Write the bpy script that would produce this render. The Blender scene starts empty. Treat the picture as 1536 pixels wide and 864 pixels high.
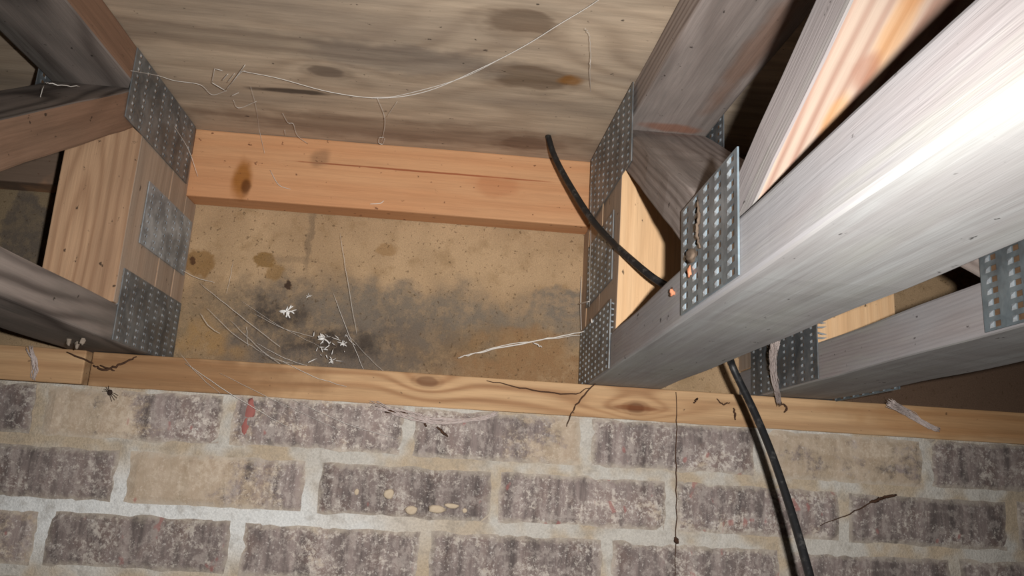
import bpy, bmesh, math, random
import numpy as np
from mathutils import Vector, Matrix, noise as mnoise

random.seed(7)
SC = bpy.context.scene
COL = SC.collection
H0 = 0.60                      # height of the camera above the dirt; everything below is measured from the lens

# ------------------------------------------------------------------ camera
F_PX, CX, CY = 1200.0, 768.0, 432.0
_dy = np.array([672 - CX, 708 - CY, F_PX]); _dy /= np.linalg.norm(_dy)
_dx = np.array([1.0, 0.073, 0.0]); _dx[2] = -(_dx[0]*_dy[0] + _dx[1]*_dy[1]) / _dy[2]; _dx /= np.linalg.norm(_dx)
_dz = np.cross(_dx, _dy)
if _dz[1] > 0: _dz = -_dz
RW = np.stack([_dx, _dy, _dz])
cd = bpy.data.cameras.new('camera')
cd.sensor_width = 36.0
cd.lens = 36.0 * F_PX / 1536.0
cd.clip_start = 0.01
cam = bpy.data.objects.new('camera', cd); COL.objects.link(cam)
_r, _d, _f = RW @ np.array([1, 0, 0.]), RW @ np.array([0, 1., 0]), RW @ np.array([0, 0, 1.])
cam.matrix_world = Matrix(((_r[0], -_d[0], -_f[0], 0), (_r[1], -_d[1], -_f[1], 0), (_r[2], -_d[2], -_f[2], H0), (0, 0, 0, 1)))
SC.camera = cam

# ------------------------------------------------------------------ world, flash, exposure
w = bpy.data.worlds.new('world'); SC.world = w; w.use_nodes = True
w.node_tree.nodes['Background'].inputs[0].default_value = (0.75, 0.82, 1.0, 1)
w.node_tree.nodes['Background'].inputs[1].default_value = 0.006
ld = bpy.data.lights.new('camera_flash', 'SPOT')       # the camera's own flash, just right of the lens
ld.energy = 29.0; ld.color = (1.0, 0.985, 0.97)
ld.shadow_soft_size = 0.006; ld.spot_size = math.radians(104); ld.spot_blend = 1.0
fl = bpy.data.objects.new('camera_flash', ld); COL.objects.link(fl)
_p = 0.038 * _r - 0.011 * _d
fl.location = (_p[0], _p[1], _p[2] + H0)
fl.rotation_euler = Vector(tuple(_f - 0.09*_r + 0.15*_d)).to_track_quat('-Z', 'Y').to_euler()
vs = SC.view_settings
vs.view_transform = 'Standard'; vs.look = 'None'; vs.gamma = 1.0; vs.use_curve_mapping = False
vs.exposure = 0.28

# ------------------------------------------------------------------ node helpers
def lin(r, g, b):
    f = lambda c: (c/255.0/12.92) if c/255.0 <= 0.04045 else ((c/255.0 + 0.055)/1.055)**2.4
    return (f(r), f(g), f(b), 1.0)

class NT:
    def __init__(s, name):
        s.m = bpy.data.materials.new(name); s.m.use_nodes = True
        s.t = s.m.node_tree; s.n = s.t.nodes
        s.b = s.n['Principled BSDF']
    def new(s, ty, **k):
        n = s.n.new(ty)
        for a, v in k.items(): setattr(n, a, v)
        return n
    def put(s, sock, v):
        if isinstance(v, bpy.types.NodeSocket): s.t.links.new(v, sock)
        else: sock.default_value = v
    def math(s, op, a, b=0.0, clamp=False):
        n = s.new('ShaderNodeMath', operation=op, use_clamp=clamp)
        s.put(n.inputs[0], a); s.put(n.inputs[1], b); return n.outputs[0]
    def vmath(s, op, a, b):
        n = s.new('ShaderNodeVectorMath', operation=op)
        s.put(n.inputs[0], a); s.put(n.inputs[1], b)
        return n.outputs[1] if op == 'LENGTH' else n.outputs[0]
    def comb(s, x, y, z):
        n = s.new('ShaderNodeCombineXYZ')
        for i, v in enumerate((x, y, z)): s.put(n.inputs[i], v)
        return n.outputs[0]
    def obj(s):
        if not hasattr(s, '_tc'): s._tc = s.new('ShaderNodeTexCoord')
        return s._tc.outputs['Object']
    def sep(s, v):
        n = s.new('ShaderNodeSeparateXYZ'); s.put(n.inputs[0], v); return n.outputs
    def info(s):
        if not hasattr(s, '_oi'): s._oi = s.new('ShaderNodeObjectInfo')
        return s._oi.outputs
    def noise(s, vec, scale=1.0, detail=2.0, rough=0.5, dist=0.0):
        n = s.new('ShaderNodeTexNoise')
        s.put(n.inputs['Vector'], vec); n.inputs['Scale'].default_value = scale
        n.inputs['Detail'].default_value = detail; n.inputs['Roughness'].default_value = rough
        n.inputs['Distortion'].default_value = dist
        return n.outputs['Fac']
    def ramp(s, v, lo, hi, a=0.0, b=1.0, smooth=True):
        n = s.new('ShaderNodeMapRange', interpolation_type='SMOOTHSTEP' if smooth else 'LINEAR')
        s.put(n.inputs[0], v)
        for i, q in enumerate((lo, hi, a, b)): s.put(n.inputs[i+1], q)
        return n.outputs[0]
    def mix(s, f, a, b, blend='MIX'):
        n = s.new('ShaderNodeMix', data_type='RGBA', blend_type=blend)
        s.put(n.inputs[0], f); s.put(n.inputs[6], a); s.put(n.inputs[7], b); return n.outputs[2]
    def blob(s, vec, c, r, soft=0.35):
        q = s.vmath('DIVIDE', s.vmath('SUBTRACT', vec, c), r)
        return s.ramp(s.vmath('LENGTH', q, (0, 0, 0)), 1.0 - soft, 1.0 + soft, 1.0, 0.0)
    def bump(s, h, strength=0.3, dist=0.002):
        n = s.new('ShaderNodeBump'); n.inputs['Strength'].default_value = strength
        n.inputs['Distance'].default_value = dist; s.put(n.inputs['Height'], h)
        s.put(s.b.inputs['Normal'], n.outputs[0])
    def out(s, col, rough=0.8, metal=0.0, spec=0.3):
        s.put(s.b.inputs['Base Color'], col); s.put(s.b.inputs['Roughness'], rough)
        s.put(s.b.inputs['Metallic'], metal); s.b.inputs['Specular IOR Level'].default_value = spec
        return s.m

def wood(name, light, dark, freq=900.0, y0=0.03, z0=0.05, warp=0.03, ringamt=0.55, fib=0.35, fibscale=300.0,
         patch=None, patchamt=0.5, patchscale=(3, 14), grey=None, greylo=0.5, greyhi=0.65, knots=(), stains_and_shade=(), specks=0.0, speckcol=(30, 24, 20),
         rough=0.8, bump=0.3, spec=0.2, off=None, tilt=0.0):
    """lumber sawn along local x; rings round a pith at (y0, z0); knots = (centre, radii, dark colour)"""
    t = NT(name); v = t.obj(); x, y, z = t.sep(v)
    xs = t.math('ADD', x, t.math('MULTIPLY', t.info()['Random'], 7.0) if off is None else off)
    def st(ax, ay): return t.comb(t.math('MULTIPLY', xs, ax), t.math('MULTIPLY', y, ay), t.math('MULTIPLY', z, ay))
    n1 = t.noise(st(2.2, 7.0), 1.0, 2.0)
    n2 = t.noise(st(7.0, 40.0), 1.0, 2.0)
    yy = t.math('ADD', y, y0); zz = t.math('ADD', t.math('ADD', z, z0), t.math('MULTIPLY', x, tilt))
    rr = t.math('SQRT', t.math('ADD', t.math('MULTIPLY', yy, yy), t.math('MULTIPLY', zz, zz)))
    rr = t.math('ADD', rr, t.math('MULTIPLY', t.math('SUBTRACT', n1, 0.5), warp))
    rr = t.math('ADD', rr, t.math('MULTIPLY', t.math('SUBTRACT', n2, 0.5), warp*0.12))
    vn = t.vmath('ADD', v, t.vmath('MULTIPLY', t.vmath('SUBTRACT', t.new('ShaderNodeTexNoise').outputs[1], (0.5,)*3), (0, 0, 0)))
    km = []
    for (c, r, kc) in knots:
        q = t.vmath('LENGTH', t.vmath('DIVIDE', t.vmath('SUBTRACT', v, c), (r[0]*2.0, r[1]*2.4, r[2]*2.4)), (0, 0, 0))
        g = t.math('POWER', 2.718, t.math('MULTIPLY', t.math('MULTIPLY', q, q), -1.0))
        rr = t.math('ADD', rr, t.math('MULTIPLY', g, 9.0/freq))
        nz = t.math('MULTIPLY', t.math('SUBTRACT', t.noise(st(25, 60), 1.0, 3.0), 0.5), 0.9)
        q2 = t.math('ADD', t.vmath('LENGTH', t.vmath('DIVIDE', t.vmath('SUBTRACT', v, c), r), (0, 0, 0)), nz)
        km.append((t.math('ADD', t.math('MULTIPLY', t.ramp(q2, 0.55, 0.95, 1.0, 0.0), 0.78), t.math('MULTIPLY', t.math('MULTIPLY', t.ramp(q2, 0.75, 0.95, 0.0, 1.0), t.ramp(q2, 0.95, 1.25, 1.0, 0.0)), 0.25)), kc))
    s = t.math('ADD', t.math('MULTIPLY', t.math('SINE', t.math('MULTIPLY', rr, freq)), 0.5), 0.5)
    s = t.math('POWER', s, 1.8)
    fb = t.noise(st(9.0, fibscale), 1.0, 3.0, 0.65)
    fb2 = t.noise(st(30.0, fibscale*3), 1.0, 2.0, 0.7)
    lv = t.ramp(t.noise(st(1.2, 9.0), 1.0, 2.0), 0.3, 0.7, 0.35, 1.0)
    col = t.mix(t.math('MULTIPLY', t.math('MULTIPLY', s, ringamt), lv), lin(*light), lin(*dark))
    if patch is not None:
        pm = t.ramp(t.noise(st(*patchscale), 1.0, 3.0, 0.6), 0.42, 0.68)
        col = t.mix(t.math('MULTIPLY', pm, patchamt), col, lin(*patch))
    for (pl, kc) in km: col = t.mix(t.math('MULTIPLY', pl, 0.85), col, lin(*kc))
    for (c, r, sc, amt) in stains_and_shade:
        vv = t.vmath('ADD', v, t.vmath('MULTIPLY', t.comb(t.math('SUBTRACT', t.noise(st(30, 30), 1.0, 3.0), 0.5), t.math('SUBTRACT', t.noise(st(33, 41), 1.0, 3.0), 0.5), t.math('SUBTRACT', t.noise(st(35, 37), 1.0, 3.0), 0.5)), tuple(1.3*q for q in r)))
        col = t.mix(t.math('MULTIPLY', t.blob(vv, c, r, 0.4), amt), col, lin(*sc))
    if grey is not None:
        gm = t.ramp(t.math('ADD', t.math('MULTIPLY', t.noise(st(3.5, 22.0), 1.0, 4.0, 0.65), 0.7), t.math('MULTIPLY', fb, 0.3)), greylo, greyhi)
        col = t.mix(gm, col, lin(*grey))
    fm = t.ramp(t.math('ADD', t.math('MULTIPLY', fb, 0.65), t.math('MULTIPLY', fb2, 0.35)), 0.3, 0.7, 1.0 - fib, 1.0 + fib*0.45, False)
    col = t.mix(1.0, col, t.comb(fm, fm, fm), 'MULTIPLY')
    if specks > 0:
        sp = t.ramp(t.noise(st(90, 120), 1.0, 3.0, 0.6), 0.70 - 0.08*specks, 0.76 - 0.08*specks)
        col = t.mix(t.math('MULTIPLY', sp, 0.8), col, lin(*speckcol))
    h = t.math('ADD', t.math('MULTIPLY', s, 0.08), t.math('ADD', t.math('MULTIPLY', fb, 0.5), t.math('MULTIPLY', fb2, 0.4)))
    t.bump(h, bump, 0.0015)
    return t.out(col, rough, 0.0, spec)

# ------------------------------------------------------------------ object helpers
WORLD = {}
def tag(o, label=None, cat=None, group=None, kind=None):
    if label: o['label'] = label
    if cat: o['category'] = cat
    if group: o['group'] = group
    if kind: o['kind'] = kind
    return o
def empty(name, x, y, z):
    o = bpy.data.objects.new(name, None); COL.objects.link(o)
    o.empty_display_size = 0.05
    m = Matrix.Translation((x, y, z + H0)); o.matrix_basis = m; WORLD[o] = m
    return o
def link(name, me, mw, parent=None):
    """mw: world matrix measured from the lens"""
    o = bpy.data.objects.new(name, me); COL.objects.link(o)
    m = Matrix.Translation((0, 0, H0)) @ mw
    WORLD[o] = m
    if parent is not None:
        o.parent = parent; o.matrix_basis = WORLD[parent].inverted() @ m
    else: o.matrix_basis = m
    return o
def finish(bm, name, mats, smooth=False):
    bmesh.ops.recalc_face_normals(bm, faces=bm.faces[:])
    me = bpy.data.meshes.new(name); bm.to_mesh(me); bm.free()
    for m in (mats if isinstance(mats, (list, tuple)) else [mats]): me.materials.append(m)
    if smooth: me.polygons.foreach_set('use_smooth', [True]*len(me.polygons))
    return me
def box_bm(sx, sy, sz, bevel=0.0, segs=1, nx=1):
    bm = bmesh.new(); bmesh.ops.create_cube(bm, size=1.0)
    bmesh.ops.scale(bm, vec=(sx, sy, sz), verts=bm.verts)
    if bevel: bmesh.ops.bevel(bm, geom=bm.edges[:], offset=bevel, segments=segs, affect='EDGES', profile=0.5)
    if nx > 1:
        for i in range(1, nx):
            bmesh.ops.bisect_plane(bm, geom=bm.verts[:] + bm.edges[:] + bm.faces[:], plane_co=(-sx/2 + sx*i/nx, 0, 0), plane_no=(1, 0, 0))
    return bm
def frame(p0, p1, side):
    p0, p1 = Vector(p0), Vector(p1); X = (p1 - p0); L = X.length; X.normalize()
    Y = Vector(side); Y = (Y - X*Y.dot(X)).normalized(); Z = X.cross(Y)
    m = Matrix((X, Y, Z)).transposed().to_4x4(); m.translation = (p0 + p1)/2
    return m, L
def beam(name, parent, p0, p1, side, wd, ht, mats, cuts=(), wob=0.0006, face2=None, bevel=0.0025, wob_s=9.0, rough_edge=0.0):
    """a length of lumber, local x along the grain; cuts = planes (point, normal) whose far side is sawn off; face2 = (local axis, sign) taking the second material"""
    m, L = frame(p0, p1, side)
    bm = box_bm(L, wd, ht, bevel, 2, max(2, int(L/0.03)))
    sd = random.random()*50
    for v in bm.verts:
        q = Vector((v.co.x*wob_s + sd, v.co.y*16, v.co.z*16))
        d = mnoise.noise_vector(q)
        v.co.y += d.y*wob; v.co.z += d.z*wob
        if rough_edge:
            e = mnoise.noise(Vector((v.co.x*60 + sd, v.co.y*30, v.co.z*30)))
            v.co.y *= 1.0 - rough_edge*max(0, e)
    inv = m.inverted(); r3 = inv.to_3x3()
    for (co, no) in cuts:
        res = bmesh.ops.bisect_plane(bm, geom=bm.verts[:] + bm.edges[:] + bm.faces[:], plane_co=inv @ Vector(co), plane_no=r3 @ Vector(no), clear_outer=True)
        ed = [g for g in res['geom_cut'] if isinstance(g, bmesh.types.BMEdge)]
        if ed: bmesh.ops.holes_fill(bm, edges=ed, sides=0)
    bmesh.ops.recalc_face_normals(bm, faces=bm.faces[:])
    if face2 is not None:
        ax, sg = face2
        for f in bm.faces:
            if f.normal[ax]*sg > 0.6: f.material_index = 1
    return link(name, finish(bm, name, mats), m, parent)
def spline(pts, n=10):
    P = [Vector(p) for p in pts]; P = [P[0]*2 - P[1]] + P + [P[-1]*2 - P[-2]]
    out = []
    for i in range(1, len(P) - 2):
        a, b, c, d = P[i-1], P[i], P[i+1], P[i+2]
        for k in range(n):
            t = k/n
            out.append(0.5*((2*b) + (c - a)*t + (2*a - 5*b + 4*c - d)*t*t + (3*b - a - 3*c + d)*t**3))
    out.append(P[-2]); return out
def add_tube(bm, pts, rad, sides=6, taper=None):
    rings = []; n = len(pts); up = Vector((0.31, 0.17, 0.93))
    for i, p in enumerate(pts):
        d = (pts[min(i+1, n-1)] - pts[max(i-1, 0)]).normalized()
        a = d.cross(up)
        if a.length < 1e-3: a = d.cross(Vector((1, 0, 0)))
        a.normalize(); b = d.cross(a)
        r = rad if taper is None else rad*taper(i/(n-1))
        rings.append([bm.verts.new(p + (a*math.cos(2*math.pi*k/sides) + b*math.sin(2*math.pi*k/sides))*r) for k in range(sides)])
    for A, B in zip(rings, rings[1:]):
        for k in range(sides): bm.faces.new((A[k], A[(k+1) % sides], B[(k+1) % sides], B[k]))
    bm.faces.new(rings[0][::-1]); bm.faces.new(rings[-1])
def tube(name, pts, rad, mat, parent=None, sides=6, n=10, taper=None, straight=False):
    P = [Vector(p) for p in pts] if straight else spline(pts, n)
    o0 = P[0].copy(); bm = bmesh.new(); add_tube(bm, [p - o0 for p in P], rad, sides, taper)
    return link(name, finish(bm, name, mat, True), Matrix.Translation(o0), parent)

# pixel of the photograph (1536 x 864) to a point on a real surface, used only to read off where things stand
def ray(u, v): return Vector(RW @ np.array([u - CX, v - CY, F_PX]))
def atY(u, v, Y): d = ray(u, v); return d*(Y/d.y)
def atZ(u, v, Z): d = ray(u, v); return d*(Z/d.z)
def atX(u, v, X): d = ray(u, v); return d*(X/d.x)

# ------------------------------------------------------------------ measures (metres from the lens)
WY = 0.926                     # face of the brick wall and the sill
ZS0, ZS1 = 0.071, 0.109        # sill
ZC = 0.147                     # top of the bottom chords
ZT, ZP = 0.367, 0.405          # top chords
YR, YE = 0.970, 1.010          # ribbon board, sheathing
TW = 0.089                     # width of the truss lumber

# ------------------------------------------------------------------ materials of the shell
def brick_mat():
    t = NT('brick'); v = t.obj(); x, y, z = t.sep(v); inf = t.info()
    rnd = inf['Random']; cs = t.new('ShaderNodeSeparateColor'); t.put(cs.inputs[0], inf['Color'])
    tan, grad, red = cs.outputs[0], cs.outputs[1], cs.outputs[2]; dark = inf['Alpha']
    o = t.math('MULTIPLY', rnd, 20.0)
    def st(ax, az): return t.comb(t.math('ADD', t.math('MULTIPLY', x, ax), o), t.math('MULTIPLY', y, ax), t.math('ADD', t.math('MULTIPLY', z, az), o))
    band = t.noise(st(55, 6), 1.0, 4.0, 0.65)
    col = t.mix(t.ramp(band, 0.34, 0.66), lin(92, 83, 80), lin(150, 135, 129))
    col = t.mix(t.math('MULTIPLY', t.ramp(t.noise(st(26, 20), 1, 3, .6), 0.46, 0.66), 0.6), col, lin(132, 112, 104))
    # dusty efflorescence
    e = t.noise(st(70, 60), 1.0, 5.0, 0.75)
    col = t.mix(t.math('MULTIPLY', t.ramp(e, 0.47, 0.60), 0.5), col, lin(184, 172, 163))
    e3 = t.noise(st(130, 130), 1.0, 5.0, 0.8)
    col = t.mix(t.math('MULTIPLY', t.ramp(t.math('ADD', e3, t.math('MULTIPLY', t.math('SUBTRACT', t.noise(st(22, 22), 1.0, 2.0), 0.5), 0.5)), 0.53, 0.64), 0.7), col, lin(208, 198, 186))
    e2 = t.noise(st(300, 300), 1.0, 3.0, 0.65)
    e2b = t.noise(st(35, 35), 1.0, 2.0, 0.5)
    col = t.mix(t.math('MULTIPLY', t.ramp(t.math('ADD', e2, t.math('MULTIPLY', e2b, 0.35)), 0.76, 0.87), 0.6), col, lin(214, 206, 198))
    # smeared mortar
    g = t.math('MULTIPLY', t.math('MULTIPLY', t.math('SUBTRACT', grad, 0.5), x), 7.0)
    q = t.math('ADD', t.math('ADD', t.math('ADD', t.math('MULTIPLY', t.noise(st(24, 30), 1.0, 5.0, 0.7), 0.75), t.math('MULTIPLY', e3, 0.25)), g), t.math('MULTIPLY', t.math('SUBTRACT', tan, 0.5), 0.32))
    tm = t.ramp(q, 0.50, 0.64)
    tc = t.mix(t.noise(st(80, 80), 1, 3), lin(170, 146, 116), lin(208, 190, 166))
    col = t.mix(t.math('MULTIPLY', tm, 0.66), col, tc)
    # mortar rubbed over the edges of the face
    ex = t.ramp(t.math('ADD', t.math('ABSOLUTE', x), t.math('MULTIPLY', t.noise(st(90, 90), 1, 5, .75), 0.022)), 0.099, 0.109)
    ez = t.ramp(t.math('ADD', t.math('ABSOLUTE', z), t.math('MULTIPLY', t.noise(st(90, 110), 1, 5, .75), 0.022)), 0.0305, 0.0400)
    col = t.mix(t.math('MULTIPLY', t.math('MAXIMUM', ex, ez), 0.7), col, lin(184, 172, 156))
    rm = t.ramp(t.math('ADD', t.noise(st(60, 40), 1.0, 2.0), t.math('MULTIPLY', red, 0.16)), 0.72, 0.78)
    col = t.mix(t.math('MULTIPLY', rm, 0.6), col, lin(158, 98, 92))
    k = t.math('SUBTRACT', 1.12, t.math('MULTIPLY', dark, 0.45))
    col = t.mix(1.0, col, t.comb(k, k, k), 'MULTIPLY')
    t.bump(t.math('ADD', t.math('MULTIPLY', e, 0.6), t.math('ADD', t.math('MULTIPLY', e2, 0.5), t.math('MULTIPLY', tm, 0.3))), 0.45, 0.003)
    return t.out(col, 0.9, 0, 0.2)
def mortar_mat():
    t = NT('mortar'); v = t.obj()
    n = t.noise(v, 14.0, 3.0, 0.6); f = t.noise(v, 420.0, 4.0, 0.7); m2 = t.noise(v, 60.0, 3.0, 0.6)
    col = t.mix(t.ramp(n, 0.42, 0.6), lin(198, 192, 182), lin(186, 168, 144))
    x, y, z = t.sep(v)
    # whiter, rawer mortar to the left below, old buff mortar above and to the right
    wl = t.blob(v, (-0.36 - 0.1, 0, -0.062 + 0.2645), (0.30, 1, 0.048), 0.5)
    col = t.mix(t.math('MULTIPLY', wl, 0.9), col, lin(224, 224, 221))
    col = t.mix(t.math('MULTIPLY', t.ramp(m2, 0.5, 0.7), 0.4), col, lin(150, 140, 128))
    fm = t.ramp(f, 0.3, 0.7, 0.8, 1.12, False)
    col = t.mix(1.0, col, t.comb(fm, fm, fm), 'MULTIPLY')
    t.bump(t.math('ADD', f, t.math('MULTIPLY', m2, 1.2)), 0.6, 0.003)
    return t.out(col, 0.95, 0, 0.1)
def sheath_mat(cx, cz):
    t = NT('sheathing'); v = t.obj()
    wn = t.new('ShaderNodeTexNoise'); t.put(wn.inputs['Vector'], v); wn.inputs['Scale'].default_value = 22.0; wn.inputs['Detail'].default_value = 4.0
    vd = t.vmath('ADD', v, t.vmath('MULTIPLY', t.vmath('SUBTRACT', wn.outputs['Color'], (0.5,)*3), (0.13, 0.0, 0.09)))
    wf = t.new('ShaderNodeTexNoise'); t.put(wf.inputs['Vector'], v); wf.inputs['Scale'].default_value = 90.0; wf.inputs['Detail'].default_value = 3.0
    ve = t.vmath('ADD', v, t.vmath('MULTIPLY', t.vmath('SUBTRACT', wf.outputs['Color'], (0.5,)*3), (0.018, 0.0, 0.018)))
    f = t.noise(v, 650.0, 3.0, 0.7); m = t.noise(v, 45.0, 4.0, 0.6); l = t.noise(v, 9.0, 3.0, 0.55)
    col = t.mix(t.ramp(l, 0.35, 0.65), lin(188, 158, 123), lin(168, 140, 108))
    col = t.mix(t.math('MULTIPLY', t.ramp(m, 0.5, 0.72), 0.5), col, lin(146, 118, 84))
    def B(x, z, rx, rz, c, a, soft=0.5, vec=vd):
        nonlocal col
        mk = t.math('MULTIPLY', t.blob(vec, (x - cx, 0.0, z - cz), (rx, 1.0, rz), soft), a)
        if vec is vd: mk = t.math('MULTIPLY', mk, BL)
        col = t.mix(mk, col, lin(*c))
    BL = t.ramp(t.noise(v, 70.0, 5.0, 0.75), 0.36, 0.60, 0.5, 1.0)
    gm = (124, 113, 100); dk = (104, 94, 85); br = (144, 112, 80)
    B(-0.10, 0.135, 0.36, 0.085, (132, 112, 84), 0.8, 0.35)
    B(0.02, 0.158, 0.11, 0.034, (140, 108, 68), 0.7, 0.3)
    B(-0.19, 0.165, 0.13, 0.062, dk, 0.85, 0.55); B(-0.07, 0.20, 0.13, 0.035, gm, 0.85, 0.5); B(-0.06, 0.15, 0.10, 0.05, dk, 0.55, 0.6)
    B(0.08, 0.20, 0.08, 0.026, gm, 0.6, 0.5); B(0.136, 0.222, 0.036, 0.018, gm, 0.95, 0.3); B(0.138, 0.185, 0.018, 0.028, gm, 0.5)
    B(-0.28, 0.125, 0.05, 0.02, dk, 0.8); B(-0.17, 0.128, 0.12, 0.022, dk, 0.8)
    B(-0.165, 0.148, 0.055, 0.014, (60, 52, 46), 0.85, 0.7); B(-0.232, 0.182, 0.020, 0.014, (66, 58, 52), 0.8, 0.7)
    B(-0.305, 0.145, 0.03, 0.03, (170, 132, 82), 0.6)
    B(0.10, 0.127, 0.12, 0.03, br, 0.95, 0.25); B(0.09, 0.165, 0.05, 0.022, br, 0.8, 0.3)
    # tea-coloured rings of damp
    B(-0.333, 0.242, 0.019, 0.017, (132, 98, 56), 0.75, 0.2, ve); B(-0.341, 0.243, 0.0045, 0.0045, (66, 40, 30), 0.8, 0.3, ve)
    B(-0.254, 0.252, 0.013, 0.010, (128, 96, 52), 0.8, 0.2, ve); B(-0.238, 0.238, 0.012, 0.012, (134, 100, 52), 0.6, 0.3, ve)
    B(-0.221, 0.221, 0.0035, 0.0045, (58, 42, 34), 0.9, 0.3, ve); B(-0.10, 0.277, 0.014, 0.007, (150, 116, 76), 0.6, 0.3, ve)
    B(-0.20, 0.285, 0.004, 0.045, (128, 108, 86), 0.7, 0.5, ve); B(-0.215, 0.255, 0.03, 0.004, (128, 108, 86), 0.4, 0.5, ve)
    # the far bays are damp and dark
    B(0.66, 0.14, 0.24, 0.10, (92, 72, 60), 0.92, 0.2, ve); B(0.46, 0.22, 0.10, 0.06, (122, 104, 70), 0.8, 0.3, ve)
    B(-0.62, 0.27, 0.18, 0.16, (124, 110, 88), 0.8, 0.3, ve); B(-0.555, 0.26, 0.03, 0.06, (92, 84, 78), 0.8, 0.15)
    p = t.ramp(t.noise(v, 260.0, 2.0, 0.5), 0.66, 0.72)
    col = t.mix(t.math('MULTIPLY', p, 0.6), col, lin(84, 66, 46))
    fm = t.ramp(f, 0.3, 0.7, 0.78, 1.14, False)
    col = t.mix(1.0, col, t.comb(fm, fm, fm), 'MULTIPLY')
    t.bump(t.math('ADD', f, t.math('MULTIPLY', p, -1.0)), 0.35, 0.0015)
    return t.out(col, 0.9, 0, 0.15)
def dirt_mat():
    t = NT('dirt'); v = t.obj()
    col = t.mix(t.noise(v, 6.0, 5.0, 0.65), lin(120, 98, 74), lin(84, 68, 54))
    t.bump(t.noise(v, 30.0, 6.0, 0.7), 0.8, 0.02)
    return t.out(col, 1.0, 0, 0.05)

# ------------------------------------------------------------------ shell: dirt floor, brick wall, sheathing, plywood subfloor
XL, XR = -1.25, 1.45
bm = bmesh.new()
bmesh.ops.create_grid(bm, x_segments=40, y_segments=40, size=1.0)
for v in bm.verts:
    v.co.x *= 1.6; v.co.y *= 1.3
    v.co.z = -0.012 + 0.012*mnoise.noise(Vector((v.co.x*4, v.co.y*4, 0)))
dirt = link('floor', finish(bm, 'floor', dirt_mat()), Matrix.Translation((0.1, -0.36, -H0)))
tag(dirt, 'bare dirt floor of the crawl space', kind='structure')

bm = bmesh.new(); bmesh.ops.create_grid(bm, x_segments=240, y_segments=70, size=0.5)
bmesh.ops.rotate(bm, verts=bm.verts, cent=(0, 0, 0), matrix=Matrix.Rotation(math.pi/2, 3, 'X'))
bmesh.ops.scale(bm, vec=(XR - XL, 1, H0 + ZS0), verts=bm.verts)
edge = [e for e in bm.edges if e.is_boundary]
for v in bm.verts: v.co.y = -0.049
ext = bmesh.ops.extrude_edge_only(bm, edges=edge)
back = [g for g in ext['geom'] if isinstance(g, bmesh.types.BMVert)]
for v in back: v.co.y = 0.049
bmesh.ops.holes_fill(bm, edges=[e for e in bm.edges if e.is_boundary], sides=0)
for v in bm.verts:
    if v.co.y < 0: v.co.y += 0.0016*mnoise.noise(v.co*38) + 0.0008*mnoise.noise(v.co*110) - 0.0004
wall = link('wall_lower', finish(bm, 'wall_lower', mortar_mat()), Matrix.Translation(((XL + XR)/2, WY + 0.003 + 0.049, (ZS0 - H0)/2)))
tag(wall, 'old brick foundation wall with smeared mortar joints below the wooden sill', kind='structure')
BRICK = brick_mat()
def brick_mesh(i, bw=0.190, bh=0.054):
    bm = bmesh.new(); rnd = random.Random(100 + i); sd = rnd.random()*90
    nx, nz = 20, 7; grid = []
    for a in range(nx + 1):
        row = []
        for b in range(nz + 1):
            u, v = a/nx*2 - 1, b/nz*2 - 1
            X, Z = u*bw/2, v*bh/2
            e1, e2 = abs(u) > 0.99, abs(v) > 0.99
            nn = mnoise.noise_vector(Vector((X*45 + sd, Z*60, sd)))
            if e1: X += nn.x*0.0035
            if e2: Z += nn.z*0.0032
            Y = 0.0012*mnoise.noise(Vector((X*90 + sd, Z*90, 3.0)))
            row.append(bm.verts.new((X, Y - (0.0 if not (e1 or e2) else -0.0022), Z)))
        grid.append(row)
    for a in range(nx):
        for b in range(nz): bm.faces.new((grid[a][b], grid[a+1][b], grid[a+1][b+1], grid[a][b+1]))
    rim = [grid[a][0] for a in range(nx+1)] + [grid[nx][b] for b in range(1, nz+1)] + [grid[a][nz] for a in range(nx-1, -1, -1)] + [grid[0][b] for b in range(nz-1, 0, -1)]
    back = [bm.verts.new((v.co.x*0.99, 0.03, v.co.z*0.99)) for v in rim]
    n = len(rim)
    for k in range(n): bm.faces.new((rim[k], back[k], back[(k+1) % n], rim[(k+1) % n]))
    bm.faces.new(back)
    return finish(bm, 'brick', BRICK)
BM = [brick_mesh(i) for i in range(6)]
# (mortar smear, its lean left-right, red, darkness) read off brick by brick
LOOK = {('A', 0): (.2, .5, .1, .75), ('A', 1): (.72, .18, .2, .25), ('A', 2): (.42, .42, .1, .15), ('A', 3): (.5, .74, .25, .35), ('A', 4): (.3, .5, .25, .4),
        ('A', 5): (.95, .46, .0, .3), ('A', 6): (.2, .6, .2, .6), ('B', 0): (.25, .5, .1, .6), ('B', 1): (.88, .25, .2, .25), ('B', 2): (.22, .5, .2, .6),
        ('B', 3): (.35, .5, .5, .3), ('B', 4): (.35, .5, .6, .4), ('B', 5): (.2, .45, .2, .7), ('C', 0): (.45, .6, .1, .3), ('C', 1): (.25, .55, .55, .65),
        ('C', 2): (.35, .45, .25, .35), ('C', 3): (.3, .5, .2, .5), ('C', 4): (.3, .5, .55, .45), ('C', 5): (.25, .5, .2, .6)}
rb = random.Random(5)
rows = [('A', 0.0425, -0.4545), ('B', -0.0245, -0.353), ('C', -0.0925, -0.428)]
for k in range(6): rows.append(('DEFGHI'[k], -0.161 - 0.0685*k, -0.353 if k % 2 == 0 else -0.44))
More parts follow.
